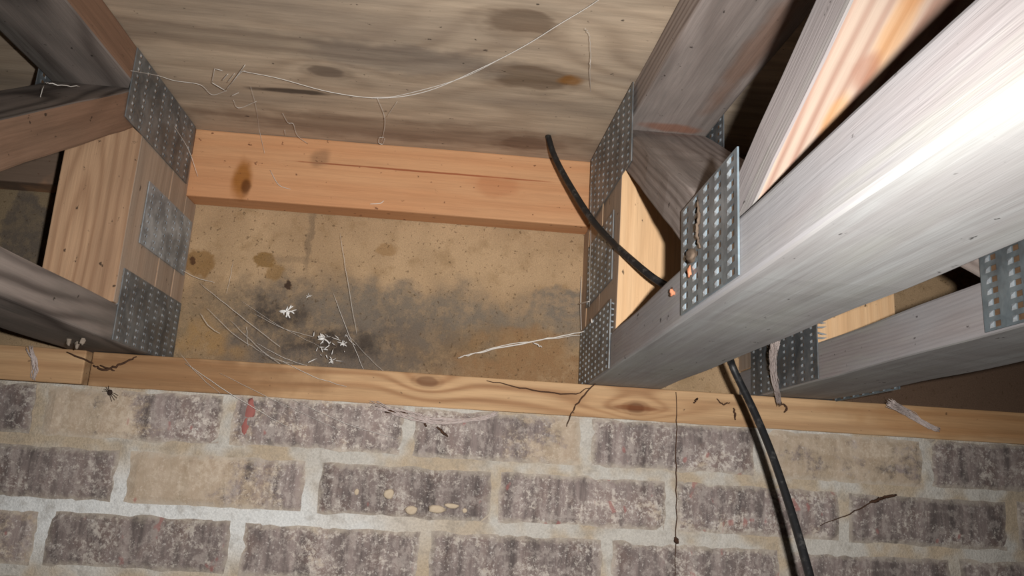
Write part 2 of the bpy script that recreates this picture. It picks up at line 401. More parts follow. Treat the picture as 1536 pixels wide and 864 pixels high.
for (rn, zc, j0) in rows:
    for i in range(-4, 9):
        jx = j0 + 0.2035*i                           # joint to the right of brick i is j0 + pitch*i
        xc = jx - 0.2035/2
        if xc < XL + 0.1 or xc > XR - 0.1: continue
        o = link('brick', BM[rb.randrange(6)], Matrix.Translation((xc + rb.uniform(-.002, .002), WY, zc + rb.uniform(-.0012, .0012))) @ Matrix.Rotation(rb.uniform(-.006, .006), 4, 'Y'), wall)
        o.color = LOOK.get((rn, i), (rb.uniform(.15, .45), rb.uniform(.4, .6), rb.uniform(0, .5), rb.uniform(.25, .65)))

SHX, SHZ = 0.1, 0.24
bm = box_bm(XR - XL, 0.012, ZP - ZS0)
sheath = link('wall_upper', finish(bm, 'wall_upper', sheath_mat(SHX, SHZ)), Matrix.Translation((SHX, YE + 0.006, (ZP + ZS0)/2)))
tag(sheath, 'tan fibre sheathing closing the wall above the sill, stained grey with mould', kind='structure')
for v in sheath.data.vertices: v.co.z += 0.0
# its own texture origin is the centre of the panel: (SHX, ., 0.238)

PLC = Vector((0.1, -0.1, ZP + 0.009))
def K(u, v, rx, ry, c): p = atZ(u, v, ZP) - PLC; return ((p.x, p.y, -0.009), (rx, ry, 0.05), c)
PLY = wood('plywood', (208, 187, 162), (166, 144, 122), freq=150, y0=0.9, z0=0.6, warp=0.20, ringamt=0.7, fib=0.26, fibscale=110, patch=(158, 142, 126), patchamt=0.7, patchscale=(2.0, 9),
           knots=[K(780, 33, .045, .026, (96, 74, 56)), K(800, 117, .052, .034, (98, 76, 56)), K(790, 215, .040, .030, (112, 84, 66)), K(492, 108, .028, .016, (94, 80, 70))],
           stains_and_shade=[(tuple(atZ(440, 137, ZP) - PLC), (.045, .006, .05), (70, 60, 54), .85), (tuple(atZ(855, 120, ZP) - PLC), (.012, .010, .05), (150, 100, 40), .8),
                   (tuple(atZ(600, 90, ZP) - PLC), (.10, .03, .05), (120, 112, 106), .5), (tuple(atZ(380, 60, ZP) - PLC), (.2, .02, .05), (132, 118, 104), .4),
                   (tuple(atZ(600, 195, ZP) - PLC), (.25, .03, .05), (128, 104, 86), .5)],
           specks=0.25, rough=0.85, bump=0.2, off=3.1)
bm = box_bm(2.9, 2.2, 0.018)
ply = link('ceiling', finish(bm, 'ceiling', PLY), Matrix.Translation(PLC))
tag(ply, 'knotty plywood subfloor seen from below', kind='structure')

# ------------------------------------------------------------------ sill and ribbon board
def loc(p, c): return tuple(Vector(p) - Vector(c))
SJ = -0.4105
c_r = ((SJ + 0.0035 + XR)/2, (WY + YE)/2, (ZS0 + ZS1)/2)
# local frame of a board laid along world x with side = world y: x, y, z as in the world
SILL = wood('sill_pine', (198, 162, 122), (138, 96, 64), freq=420, y0=0.03, z0=0.02, warp=0.03, ringamt=0.75, fib=0.22, patch=(176, 136, 98), patchamt=0.6,
            knots=[(loc((0.2135, WY, 0.0849), c_r), (0.016, 0.02, 0.0085), (70, 32, 12)), (loc((0.2135, WY, 0.0849), c_r), (0.038, 0.02, 0.0042), (112, 58, 26)), (loc((-0.0318, WY, 0.1005), c_r), (0.018, 0.02, 0.008), (96, 60, 40))],
            stains_and_shade=[(loc((-0.33, WY, 0.09), c_r), (0.16, .06, .03), (134, 98, 66), .75), (loc((0.62, WY, 0.095), c_r), (0.14, .03, .02), (166, 118, 72), .5)], specks=0.35, rough=0.75, off=1.7)
s1 = beam('sill_plate', None, (SJ + 0.0035, c_r[1], c_r[2]), (XR, c_r[1], c_r[2]), (0, 1, 0), YE - WY - 0.001, ZS1 - ZS0, SILL, bevel=0.0015)
tag(s1, 'long pine sill board with two knots lying on the brick wall under the trusses', 'board', 'sill boards')
s2 = beam('sill_plate', None, (XL, c_r[1], c_r[2]), (SJ - 0.0035, c_r[1], c_r[2] + 0.001), (0, 1, 0), YE - WY - 0.001, ZS1 - ZS0, SILL, bevel=0.0015)
tag(s2, 'dusty sill board left of the dark butt joint, at the left edge of the photo', 'board', 'sill boards')
c_b = ((XL + XR)/2, (YR + YE)/2 - 0.001, 0.3605)
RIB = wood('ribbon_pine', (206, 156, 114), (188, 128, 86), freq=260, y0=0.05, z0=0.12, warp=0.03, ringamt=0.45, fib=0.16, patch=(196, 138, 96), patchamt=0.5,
           stains_and_shade=[(loc((-0.284, YR, 0.343), c_b), (0.012, .03, .026), (150, 92, 30), .85), (loc((-0.278, YR, 0.332), c_b), (0.006, .03, .010), (90, 50, 20), .8),
                   (loc((-0.06, YR, 0.372), c_b), (0.15, .03, .0012), (140, 66, 36), .8), (loc((-0.19, YR, 0.380), c_b), (0.012, .03, .012), (140, 104, 76), .6),
                   (loc((0.03, YR, 0.36), c_b), (0.03, .03, .012), (176, 108, 68), .4), (loc((-0.60, YR, 0.36), c_b), (0.17, .06, .08), (104, 92, 82), .9)], specks=0.45, speckcol=(84, 46, 30), rough=0.7, off=2.3)  # last spot: greyer left end, with the web's shadow put into its colour
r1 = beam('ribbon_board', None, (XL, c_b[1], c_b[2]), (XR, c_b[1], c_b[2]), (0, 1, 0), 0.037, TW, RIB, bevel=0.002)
tag(r1, 'bright orange pine ribbon board running across under the plywood behind the trusses', 'board')

# ------------------------------------------------------------------ floor trusses
GREY = wood('weathered_pine', (152, 143, 141), (120, 110, 107), freq=1900, y0=0.02, z0=0.10, warp=0.02, ringamt=0.32, fib=0.13, fibscale=260, patch=(158, 158, 160), patchamt=0.7, patchscale=(3, 14),
            grey=(152, 150, 142), greylo=.46, greyhi=.70, specks=0.2, rough=0.85, bump=0.35)
DUSTY = wood('dusty_pine', (158, 154, 152), (140, 136, 133), freq=500, y0=0.02, z0=0.03, warp=0.05, ringamt=0.5, fib=0.10, fibscale=200, patch=(166, 165, 158), patchamt=0.8, patchscale=(5, 18),
            grey=(174, 175, 173), greylo=.42, greyhi=.70, specks=0.2, rough=0.9, bump=0.2)
DUSK = wood('dark_weathered_pine', (166, 153, 146), (112, 98, 91), freq=900, y0=0.02, z0=0.06, warp=0.03, ringamt=0.8, fib=0.28, fibscale=240, patch=(128, 120, 114), patchamt=0.6,
            grey=(132, 124, 118), greylo=.52, greyhi=.68, specks=0.25, rough=0.85, bump=0.35)
LEFTG = wood('smoky_pine', (150, 138, 130), (66, 57, 53), freq=520, y0=0.012, z0=0.05, warp=0.06, tilt=0.06, ringamt=1.0, fib=0.22, fibscale=240, patch=(104, 98, 92), patchamt=0.7,
             grey=(112, 106, 100), greylo=.5, greyhi=.66, specks=0.25, rough=0.85, bump=0.3)
DUSKT = wood('dark_weathered_pine_top', (166, 153, 146), (112, 98, 91), freq=900, y0=0.02, z0=0.06, warp=0.03, ringamt=0.8, fib=0.28, fibscale=240, patch=(128, 120, 114), patchamt=0.6,
            grey=(132, 124, 118), greylo=.52, greyhi=.68, specks=0.25, rough=0.85, bump=0.35, off=5.2, stains_and_shade=[((0.712, 0.004, 0.019), (0.009, 0.034, 0.01), (158, 106, 80), .7), ((0.55, 0.025, 0.019), (0.10, 0.012, 0.01), (140, 104, 82), .6)])
PEACH = wood('fresh_pine', (222, 184, 142), (206, 162, 118), freq=700, y0=0.01, z0=0.03, warp=0.035, ringamt=0.5, fib=0.2, patch=(212, 172, 128), patchamt=0.4, specks=0.2, rough=0.8, bump=0.25)
DULLP = wood('dull_pine', (188, 152, 120), (130, 92, 66), freq=620, y0=0.012, z0=0.06, warp=0.05, tilt=0.12, ringamt=0.6, fib=0.22, patch=(146, 116, 92), patchamt=0.6, specks=0.6, rough=0.8, bump=0.25)
BROWN = wood('brown_pine', (142, 112, 92), (106, 82, 66), freq=500, y0=0.01, z0=0.02, warp=0.05, ringamt=0.5, fib=0.25, patch=(112, 92, 76), patchamt=0.6, specks=0.45, rough=0.85, bump=0.3)
FLAME = wood('flame_pine', (158, 139, 124), (122, 88, 74), freq=900, y0=0.004, z0=0.036, warp=0.028, tilt=0.07, ringamt=1.0, fib=0.12, patch=(160, 143, 128), patchamt=0.35, rough=0.75, bump=0.2, off=4.4,
             stains_and_shade=[((-0.098, -0.018, -0.019), (0.022, 0.007, 0.01), (136, 90, 72), .6), ((-0.128, -0.019, -0.019), (0.025, 0.006, 0.01), (172, 126, 72), .5), ((-0.153, -0.023, -0.019), (0.009, 0.006, 0.01), (132, 90, 72), .6),
                     ((-0.178, -0.027, -0.019), (0.013, 0.005, 0.01), (172, 126, 72), .5)])
SIDEP = wood('dusty_post_side', (182, 160, 140), (148, 124, 104), freq=800, y0=0.05, z0=0.02, warp=0.03, ringamt=0.5, fib=0.25, patch=(160, 146, 132), patchamt=0.6, specks=0.25, rough=0.85, bump=0.3)

def metal_mat(name, base, rough, dust=0.0, metal=0.55):
    t = NT(name); v = t.obj()
    sp = t.new('ShaderNodeTexVoronoi'); t.put(sp.inputs['Vector'], v); sp.inputs['Scale'].default_value = 90.0
    n = t.noise(v, 30.0, 4.0, 0.6)
    col = t.mix(t.ramp(n, 0.35, 0.65), lin(*base), lin(*[c*0.72 for c in base]))
    b2 = t.new('ShaderNodeSeparateColor'); t.put(b2.inputs[0], sp.outputs['Color'])
    k = t.ramp(b2.outputs[0], 0, 1, 0.85, 1.1, False)
    col = t.mix(1.0, col, t.comb(k, k, k), 'MULTIPLY')
    if dust: col = t.mix(t.math('MULTIPLY', t.ramp(t.noise(v, 55.0, 5.0, 0.7), 0.45, 0.65), dust), col, lin(150, 140, 128))
    t.bump(n, 0.1, 0.001)
    return t.out(col, t.ramp(n, 0.3, 0.7, rough - 0.06, rough + 0.1, False), metal, 0.5)
ZINC = metal_mat('galvanised_steel', (140, 156, 165), 0.40, 0.12)
ZINCD = metal_mat('dusty_galvanised_steel', (138, 144, 148), 0.50, 0.35)
SPARK = metal_mat('bright_galvanised_steel', (205, 214, 220), 0.30)
t = NT('slot_wood'); SLOT = t.out(t.mix(t.noise(t.obj(), 300.0, 2.0), lin(120, 92, 66), lin(70, 54, 42)), 0.9)  # brown wood seen through the punched slots
def plate_mesh(w_, h_, mat, cp=0.0228, rp=0.0075, slot=0.0105, sh=0.0042, th=0.0011, dmg=0):
    """punched plate in local x (width) / y (height), outer face at z = th; each slot keeps its tongue bent in at one end"""
    bm = bmesh.new(); nc, nr = max(1, round(w_/cp)), max(2, round(h_/rp)); cw, ch = w_/nc, h_/nr
    V = {}
    def vt(x, y, z=th):
        k = (round(x, 6), round(y, 6), round(z, 6))
        if k not in V: V[k] = bm.verts.new((x, y, z))
        return V[k]
    def quad(*p, mi=0):
        f = bm.faces.new([vt(*q) for q in p]); f.material_index = mi
    rr_ = random.Random(int(w_*1e4) + int(h_*1e4))
    for c in range(nc):
        for r in range(nr):
            x0, y0 = -w_/2 + c*cw, -h_/2 + r*ch; x1, y1 = x0 + cw, y0 + ch
            a0 = x0 + (cw - slot)/2; a1 = a0 + slot; b0 = y0 + (ch - sh)/2; b1 = b0 + sh
            quad((x0, y0), (x1, y0), (a1, b0), (a0, b0)); quad((x1, y0), (x1, y1), (a1, b1), (a1, b0))
            quad((x1, y1), (x0, y1), (a0, b1), (a1, b1)); quad((x0, y1), (x0, y0), (a0, b0), (a0, b1))
            am = a0 + slot*0.42; ym = (b0 + b1)/2
            # the bulge at the root of the tongue, and the hollow behind it
            zb = th + 0.0011
            quad((a0, b0), (am, b0), (a0 + slot*0.22, ym, zb), mi=2) if False else None
            p = vt(a0 + slot*0.2, ym, zb)
            for q0, q1 in (((a0, b0), (am, b0)), ((am, b0), (am, b1)), ((am, b1), (a0, b1)), ((a0, b1), (a0, b0))):
                f = bm.faces.new((vt(*q0), vt(*q1), p)); f.material_index = 2
            zd = 0.0002
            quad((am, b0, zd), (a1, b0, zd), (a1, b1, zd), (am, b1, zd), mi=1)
            quad((am, b0), (a1, b0), (a1, b0, zd), (am, b0, zd)); quad((a1, b0), (a1, b1), (a1, b1, zd), (a1, b0, zd))
            quad((a1, b1), (am, b1), (am, b1, zd), (a1, b1, zd)); quad((am, b1), (am, b0), (am, b0, zd), (am, b1, zd))
    # rim
    for (p, q) in (((-w_/2, -h_/2), (w_/2, -h_/2)), ((w_/2, -h_/2), (w_/2, h_/2)), ((w_/2, h_/2), (-w_/2, h_/2)), ((-w_/2, h_/2), (-w_/2, -h_/2))):
        f = bm.faces.new([bm.verts.new((p[0], p[1], th)), bm.verts.new((q[0], q[1], th)), bm.verts.new((q[0], q[1], 0)), bm.verts.new((p[0], p[1], 0))])
    me = bpy.data.meshes.new('nail_plate'); bm.to_mesh(me); bm.free()
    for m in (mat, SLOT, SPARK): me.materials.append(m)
    return me
def tooth_mesh():
    bm = bmesh.new(); L = 0.009
    for (y, z) in ((-.0009, -.0003), (.0009, -.0003), (0, .0006)): bm.verts.new((0, y, z))
    tip = bm.verts.new((L, 0.0004, 0)); mid = bm.verts.new((L*0.55, -0.0012, 0.0004))
    bm.verts.ensure_lookup_table(); a, b, c = bm.verts[:3]
    for f in ((a, b, c), (a, mid, b), (b, mid, tip), (b, tip, c), (c, tip, mid), (c, mid, a)): bm.faces.new(f)
    return finish(bm, 'tooth', SPARK)
TOOTH = tooth_mesh()
def plate(parent, fside, y0, y1, z0, z1, mat, sgn, teeth=0, tilt=0.0, label=None, rp=0.0075, cp=0.0228, tz=(0.2, 0.8)):
    """on the side face of a truss: fside(Y) gives x of that face; sgn -1 = faces left, +1 = faces right"""
    xa, xb = fside(y0, z0), fside(y1, z0)
    a = Vector((xa, y0, (z0 + z1)/2)); b = Vector((xb, y1, (z0 + z1)/2))
    X = (b - a).normalized()*(-1 if sgn < 0 else 1); Y = Vector((0, 0, 1)); Z = X.cross(Y)
    if Z.x*sgn < 0: X = -X; Z = X.cross(Y)
    m = Matrix((X, Y, Z)).transposed().to_4x4(); m.translation = (a + b)/2 + Z*0.0005
    m = m @ Matrix.Rotation(tilt, 4, 'Z')
    o = link('nail_plate', plate_mesh((b - a).length, z1 - z0, mat, rp=rp, cp=cp, slot=0.0115 if mat is ZINC else 0.0078, sh=0.0040 if mat is ZINC else 0.0031), m, parent)
    if label: o['label'] = label
    near = -(b - a).length/2 if (m @ Vector((-1, 0, 0))).y < (m @ Vector((1, 0, 0))).y else (b - a).length/2
    for k in range(teeth):
        zz = (z1 - z0)*((tz[0] + (tz[1] - tz[0])*k/max(1, teeth - 1)) - 0.5)
        # a tooth that missed the lumber stands off the back of the plate, across the front of the post
        ml = Matrix.Translation((near + (0.001 if near < 0 else -0.001), zz, -0.0005)) @ Matrix.Rotation(math.pi/2 + random.uniform(-.25, .1), 4, 'Y') @ Matrix.Rotation(random.uniform(-.25, .25), 4, 'Z')
        link('tooth', TOOTH, m @ ml, o)
    return o

def truss(name, label, xs_, sgn, chord_f, top_f, mats, near=-0.85, web2=True, post_y=0.78, post_w=TW, group='floor trusses', web_b=0.312, chord_end=1.008):
    """sgn = +1: the side face seen is on the left and the lumber lies to its right; -1: mirrored. chord_f / top_f give x of the seen face"""
    root = empty(name, chord_f(0.9) + sgn*TW/2, 0.9, ZS1)
    tag(root, label, 'floor truss', group)
    h = sgn*TW/2; S = (1, 0, 0)
    mid = lambda a, b: (a + b)/2
    beam('bottom_chord', root, (chord_f(near) + h, near, mid(ZS1, ZC) + 0.0003), (chord_f(chord_end) + h, chord_end, mid(ZS1, ZC) + 0.0003), S, TW, ZC - ZS1 - 0.0006, mats['bottom'], wob=0.0012, face2=(2, 1))
    beam('top_chord', root, (top_f(near) + h, near, mid(ZT, ZP) - 0.0006), (top_f(YR) + h, YR - 0.001, mid(ZT, ZP) - 0.0006), S, TW, ZP - ZT - 0.0012, mats['top'], wob=0.0008, face2=mats.get('top_side'))
    # first web: from the top of the posts down towards the camera
    sl = 0.625; base = lambda Y: web_b + sl*(Y - 0.767)
    ang = math.atan(sl); off = 0.038/2/math.cos(ang)
    ya, yb = 0.40, 0.95
    xf = lambda Y, z: chord_f(Y) + (top_f(Y) - chord_f(Y))*max(0, min(1, (z - ZC)/(ZT - ZC)))
    yt, yl = 0.80, 0.50
    wx = lambda Y: chord_f(yl) + (top_f(yt) - chord_f(yl))*(Y - yl)/(yt - yl) + sgn*0.0003
    pa = (wx(ya) + h, ya, base(ya) + off); pb = (wx(yb) + h, yb, base(yb) + off)
    beam('web', root, pa, pb, S, TW - 0.001, 0.038, mats['web1'], cuts=[((0, 0, ZC + 0.0004), (0, 0, -1)), ((0, 0, ZT - 0.0004), (0, 0, 1))], face2=mats.get('web1_side'), wob=0.0011, wob_s=25.0)
    # end posts, cut under the web and stepped for the ribbon board
    wn = (0, -math.sin(ang), math.cos(ang)); wp = (0, 0.767, web_b - 0.0006)
    for (q0, q1, top) in ((post_y, post_y + 0.1, ZT), (post_y + 0.1, YR - 0.001, ZT), (YR - 0.001, 1.008, 0.3155)):
        ym = (q0 + q1)/2
        beam('end_post', root, (xf(ym, .2) + sgn*post_w/2, ym, ZC + 0.0004), (xf(ym, .3) + sgn*post_w/2, ym, top - 0.0006), S, post_w - 0.0006, q1 - q0 - 0.0004, mats['post'],
             cuts=[(wp, wn)] if q0 < 0.9 else [], face2=mats.get('post_side'), bevel=0.0012)
    if web2:
        yb2 = web2 if web2 is not True else 0.405
        b2 = lambda Y: ZC + 0.60*(yb2 - Y)
        o2 = 0.038/2/math.cos(math.atan(0.60))
        za, zb_ = yb2 + 0.06, -0.05
        beam('web', root, (xf(za, b2(za)) + h, za, b2(za) + o2), (xf(zb_, b2(zb_)) + h, zb_, b2(zb_) + o2), S, TW - 0.001, 0.038, mats['web2'],
             cuts=[((0, 0, ZC + 0.0004), (0, 0, -1)), ((0, 0, ZT - 0.0004), (0, 0, 1))], face2=mats.get('web2_side'), wob=0.0013, wob_s=30.0)
    return root, xf

# right-hand truss
cf_r = lambda Y: 0.157 + 0.012*(Y - 1.0)
tf_r = lambda Y: 0.157 - 0.028*(Y - 0.97)
tr, xf_r = truss('floor_truss', 'pale wooden floor truss with big steel plate and flame grained brace, nearest the camera', 0, 1, cf_r, tf_r,
                 dict(bottom=[GREY, DUSTY], top=DUSKT, web1=DUSK, post=[PEACH, SIDEP], post_side=(1, -1), web2=[FLAME, GREY], web2_side=(1, -1)))
plate(tr, lambda Y, z: tf_r(Y) - 0.0030, 0.737, 0.950, 0.312, 0.398, ZINCD, -1)
plate(tr, lambda Y, z: xf_r(Y, .25), 0.808, 0.962, 0.207, 0.284, ZINCD, -1)
plate(tr, lambda Y, z: cf_r(Y), 0.792, 1.000, 0.1105, 0.182, ZINCD, -1, teeth=6, tz=(0.5, 0.95))
plate(tr, lambda Y, z: cf_r(Y), 0.409, 0.524, 0.1125, 0.187, ZINC, -1, label='clean steel nail plate with open slots')
plate(tr, lambda Y, z: tf_r(Y) + TW, 0.737, 0.950, 0.312, 0.398, ZINCD, 1)

# third truss, beyond it on the right
cf_3 = lambda Y: 0.359 + 0.026*(Y - 0.76)
tr3, xf_3 = truss('floor_truss', 'greyish floor truss at right, behind the nearest truss, with its own post on the sill', 0, 1, cf_3, cf_3,
                  dict(bottom=[GREY, DUSTY], top=DUSK, web1=DUSK, post=[PEACH, SIDEP], post_side=(1, -1), web2=[FLAME, GREY], web2_side=(1, -1)))
plate(tr3, lambda Y, z: cf_3(Y), 0.765, 0.958, 0.1105, 0.182, ZINCD, -1, teeth=7, tz=(0.5, 0.95))
plate(tr3, lambda Y, z: cf_3(Y), 0.388, 0.502, 0.1110, 0.186, ZINC, -1, label='bluish steel nail plate with tapered slots')
plate(tr3, lambda Y, z: cf_3(Y), 0.737, 0.950, 0.312, 0.398, ZINCD, -1)
plate(tr3, lambda Y, z: cf_3(Y) + TW, 0.78, 0.985, 0.1075, 0.182, ZINC, 1)

# left-hand truss
cf_l = lambda Y: -0.347
trl, xf_l = truss('floor_truss', 'smoky grey floor truss at left edge with three dusty plates on its post', 0, -1, cf_l, cf_l,
                  dict(bottom=[LEFTG, LEFTG], top=[LEFTG, BROWN], top_side=(1, 1), web1=[LEFTG, BROWN], web1_side=(1, 1), post=[DULLP, SIDEP], post_side=(1, 1), web2=LEFTG), post_y=0.815, web_b=0.309, post_w=0.076)
plate(trl, lambda Y, z: cf_l(Y), 0.766, 0.958, 0.326, 0.402, ZINCD, 1)
ZINCB = metal_mat('pale_galvanised_steel', (176, 184, 190), 0.45, 0.0, 0.25)
plate(trl, lambda Y, z: cf_l(Y), 0.850, 0.998, 0.2195, 0.289, ZINCB, 1, label='brighter pale steel nail plate')
plate(trl, lambda Y, z: cf_l(Y), 0.825, 1.004, 0.1105, 0.185, ZINCD, 1, teeth=7, tz=(0.4, 0.98))
plate(trl, lambda Y, z: cf_l(Y) - TW, 0.766, 0.958, 0.326, 0.402, ZINCD, -1)

# ------------------------------------------------------------------ cable
t = NT('black_cable_jacket')
CABLE = t.out(t.mix(t.ramp(t.noise(t.obj(), 90.0, 4.0, 0.7), 0.5, 0.75), lin(26, 26, 27), lin(74, 72, 70)), 0.5, 0, 0.4)
cp = [atY(822, 204, 0.902), atY(832, 235, 0.892), atY(856, 280, 0.862), atY(893, 336, 0.815), atY(945, 388, 0.745), atY(1003, 430, 0.70),
      Vector((0.225, 0.690, 0.172)), Vector((0.252, 0.705, 0.150)), Vector((0.258, 0.735, 0.128)), atY(1099, 550, 0.755), atY(1131, 617, 0.740), atY(1158, 682, 0.715), atY(1186, 765, 0.685), atY(1214, 862, 0.650),
      atY(1236, 950, 0.62), Vector((0.34, 0.60, -0.30))]
cable = tube('cable', cp, 0.0036, CABLE, sides=12, n=12)
tag(cable, 'black cable hanging over the truss and down in front of the brick wall', 'cable')

# ------------------------------------------------------------------ cobwebs and litter
t = NT('cobweb_silk'); SILK = t.out(lin(226, 220, 212), 0.7, 0, 0.4)
t = NT('dusty_silk'); DSILK = t.out(t.mix(t.noise(t.obj(), 200.0, 3.0), lin(214, 200, 194), lin(176, 160, 152)), 0.9, 0, 0.1)
t = NT('egg_silk'); EGG = t.out(lin(238, 236, 232), 0.8, 0, 0.2)
t = NT('dark_twig'); TWIG = t.out(t.mix(t.noise(t.obj(), 200.0, 3.0), lin(92, 66, 50), lin(52, 38, 32)), 0.9, 0, 0.1)
t = NT('dusty_cocoon'); COCO = t.out(t.mix(t.noise(t.obj(), 250.0, 4.0), lin(160, 146, 132), lin(120, 106, 94)), 0.95, 0, 0.05)
t = NT('mud'); MUD = t.out(t.mix(t.noise(t.obj(), 250.0, 4.0), lin(112, 96, 82), lin(66, 56, 48)), 0.95, 0, 0.05)
t = NT('orange_chip_wood'); CHIP = t.out(t.mix(t.noise(t.obj(), 250.0, 4.0), lin(196, 132, 100), lin(160, 100, 74)), 0.85, 0, 0.1)
t = NT('pale_mortar_lump'); LUMP = t.out(t.mix(t.noise(t.obj(), 200.0, 4.0), lin(206, 190, 168), lin(176, 156, 130)), 0.95, 0, 0.05)
t = NT('spider_brown'); SPID = t.out(lin(52, 40, 34), 0.8, 0, 0.2)

def threads(name, label, runs, mat, cat='cobweb', group='cobweb threads', sides=4, n=6, jag=0.0, kind=None):
    """runs: list of (points, radius); one web is one thing"""
    rt = random.Random(len(label)*31 + len(runs))
    o0 = Vector(runs[0][0][0]); bm = bmesh.new()
    for pts, r in runs:
        P = spline(pts, n) if len(pts) > 2 else [Vector(pts[0]).lerp(Vector(pts[1]), k/n) for k in range(n + 1)]
        if jag: P = [p + Vector((rt.uniform(-jag, jag), rt.uniform(-jag, jag)*0.5, rt.uniform(-jag, jag))) if 0 < i < len(P) - 1 else p for i, p in enumerate(P)]
        add_tube(bm, [p - o0 for p in P], r*(0.62 if mat is SILK else 1.0), sides, lambda u: 0.55 + 0.45*math.sin(math.pi*min(1, max(0, u)))) 
    return tag(link(name, finish(bm, name, mat, True), Matrix.Translation(o0)), label, cat, group, kind)
def lump(name, label, cat, p, r, mat, squash=(1, 1, 1), group=None, rough=0.35, seed=0, parent=None):
    bm = bmesh.new(); bmesh.ops.create_icosphere(bm, subdivisions=2, radius=1.0)
    for v in bm.verts:
        k = 1.0 + rough*mnoise.noise(v.co*1.6 + Vector((seed*7.3, seed, 0))) + rough*0.5*mnoise.noise(v.co*4 + Vector((seed, 0, 0)))
        v.co = Vector((v.co.x*squash[0], v.co.y*squash[1], v.co.z*squash[2]))*k*r
    o = link(name, finish(bm, name, mat, True), Matrix.Translation(p), parent)
    return tag(o, label, cat, group) if parent is None else o

PZ = lambda u, v, z=0.392: atZ(u, v, z)
G = 'cobweb threads'
threads('cobweb_thread', 'long sagging cobweb thread strung below the plywood between the trusses', [
    ([atX(196, 106, -0.3455), PZ(235, 113), PZ(262, 121), PZ(300, 127), PZ(318, 142), PZ(340, 136)], 0.0005),
    ([PZ(365, 107), PZ(420, 118), PZ(495, 138), PZ(570, 147), PZ(640, 137), PZ(720, 103), PZ(785, 70), PZ(840, 36), PZ(880, 12), PZ(915, -12)], 0.0008),
    ([PZ(560, 146), PZ(600, 143), PZ(690, 118), PZ(760, 84)], 0.0006)], SILK)
threads('cobweb_tangle', 'tangle of bent white silk bits below the plywood at left', [
    ([PZ(322, 103), PZ(318, 124)], 0.0006), ([PZ(318, 124), PZ(338, 136)], 0.0009), ([PZ(322, 103), PZ(334, 106)], 0.0005), ([PZ(345, 128), PZ(368, 97)], 0.0007), ([PZ(341, 124), PZ(352, 110)], 0.0005),
    ([PZ(333, 121), PZ(342, 111)], 0.0007), ([PZ(338, 136), PZ(360, 110), PZ(368, 106)], 0.0006), ([PZ(347, 144), PZ(358, 139)], 0.0008), ([PZ(350, 150), PZ(358, 162), PZ(385, 152)], 0.0005)], SILK)
threads('cobweb_thread', 'short looped cobweb dangling from the middle of the long sagging thread', [
    ([PZ(566, 147), PZ(576, 172), PZ(577, 190), PZ(572, 214)], 0.0006), ([PZ(596, 152), PZ(580, 176)], 0.0003), ([PZ(576, 206), PZ(569, 207), PZ(568, 214), PZ(574, 216), PZ(577, 208)], 0.0007)], SILK)
threads('cobweb_thread', 'kinked cobweb scrap under the plywood left of the looped one', [
    ([PZ(424, 170), PZ(432, 184), PZ(440, 186), PZ(446, 203), PZ(462, 216)], 0.0006), ([PZ(427, 195), PZ(428, 203)], 0.0006)], SILK)
threads('cobweb_thread', 'faint cobweb line dropping from the plywood beside the right hand truss', [
    ([PZ(878, 42), PZ(884, 55), PZ(886, 85), PZ(885, 115), atY(887, 200, 0.95), atY(886, 320, 0.93), atY(884, 460, 0.92)], 0.00045)], SILK, jag=0.0006)
threads('cobweb_thread', 'faint upright cobweb line crossing onto the orange ribbon board at left', [
    ([PZ(376, 130), PZ(384, 160), atY(389, 195, .955), atY(397, 230, .955)], 0.0004)], SILK)
threads('cobweb_thread', 'cobweb line from the upper plate of the left truss to the ribbon board', [
    ([atX(262, 190, -0.3425), atX(283, 225, -.340), atY(297, 265, .95)], 0.0005)], SILK)
threads('cobweb_thread', 'hooked cobweb scrap on the ribbon board just right of its dark streak', [
    ([atY(405, 255, .962), atY(418, 277, .962), atY(436, 284, .962)], 0.0006)], SILK)
threads('cobweb_thread', 'short bright cobweb curl near the lower edge of the ribbon board', [
    ([atY(555, 306, .964), atY(570, 305, .964), atY(576, 301, .964)], 0.0009)], SILK)
threads('cobweb_thread', 'thick pale cobweb strand slanting across the sheathing to the right hand truss', [
    ([atY(687, 537, .995), atY(720, 528, .99), atY(775, 517, .98), atY(830, 506, .97), atY(876, 497, .96)], 0.0016), ([atY(690, 535, .995), atY(780, 514, .98), atY(870, 503, .96)], 0.0010),
    ([atY(800, 514, .985), atY(813, 521, .985)], 0.0015)], SILK, jag=0.0010)
threads('cobweb_thread', 'beaded upright cobweb on the left face of the right hand truss', [
    ([atX(872, 415, .1525), atX(871, 455, .1525), atX(872, 495, .1525)], 0.0009), ([atX(868, 456, .150), atX(884, 452, .150)], 0.0018), ([atX(887, 478, .1525), atX(888, 484, .1525)], 0.002)], SILK)
# sheet of web in the lower left of the bay
rw = random.Random(3); runs = []
for (a, b) in (((272, 405), (322, 424)), ((300, 425), (420, 520)), ((310, 462), (392, 528)), ((360, 450), (480, 520)), ((385, 515), (470, 552)), ((420, 540), (520, 580)), ((345, 480), (440, 560)), ((500, 440), (555, 575)),
               ((278, 545), (430, 640)), ((330, 560), (520, 650)), ((350, 390), (340, 440)), ((510, 350), (535, 500)), ((370, 490), (372, 520)), ((270, 530), (330, 590)), ((440, 600), (600, 660)), ((380, 470), (470, 505)), ((300, 470), (330, 500)), ((392, 528), (440, 545)), ((520, 500), (600, 575))):
    ya, yb = rw.uniform(.955, 1.0), rw.uniform(.955, 1.0)
    if a[1] > 520: ya = yb = 0.915
    runs.append(([atY(*a, ya), atY((a[0]+b[0])/2, (a[1]+b[1])/2 + rw.uniform(1, 6), (ya+yb)/2), atY(*b, yb)], rw.uniform(.0002, .00055)))
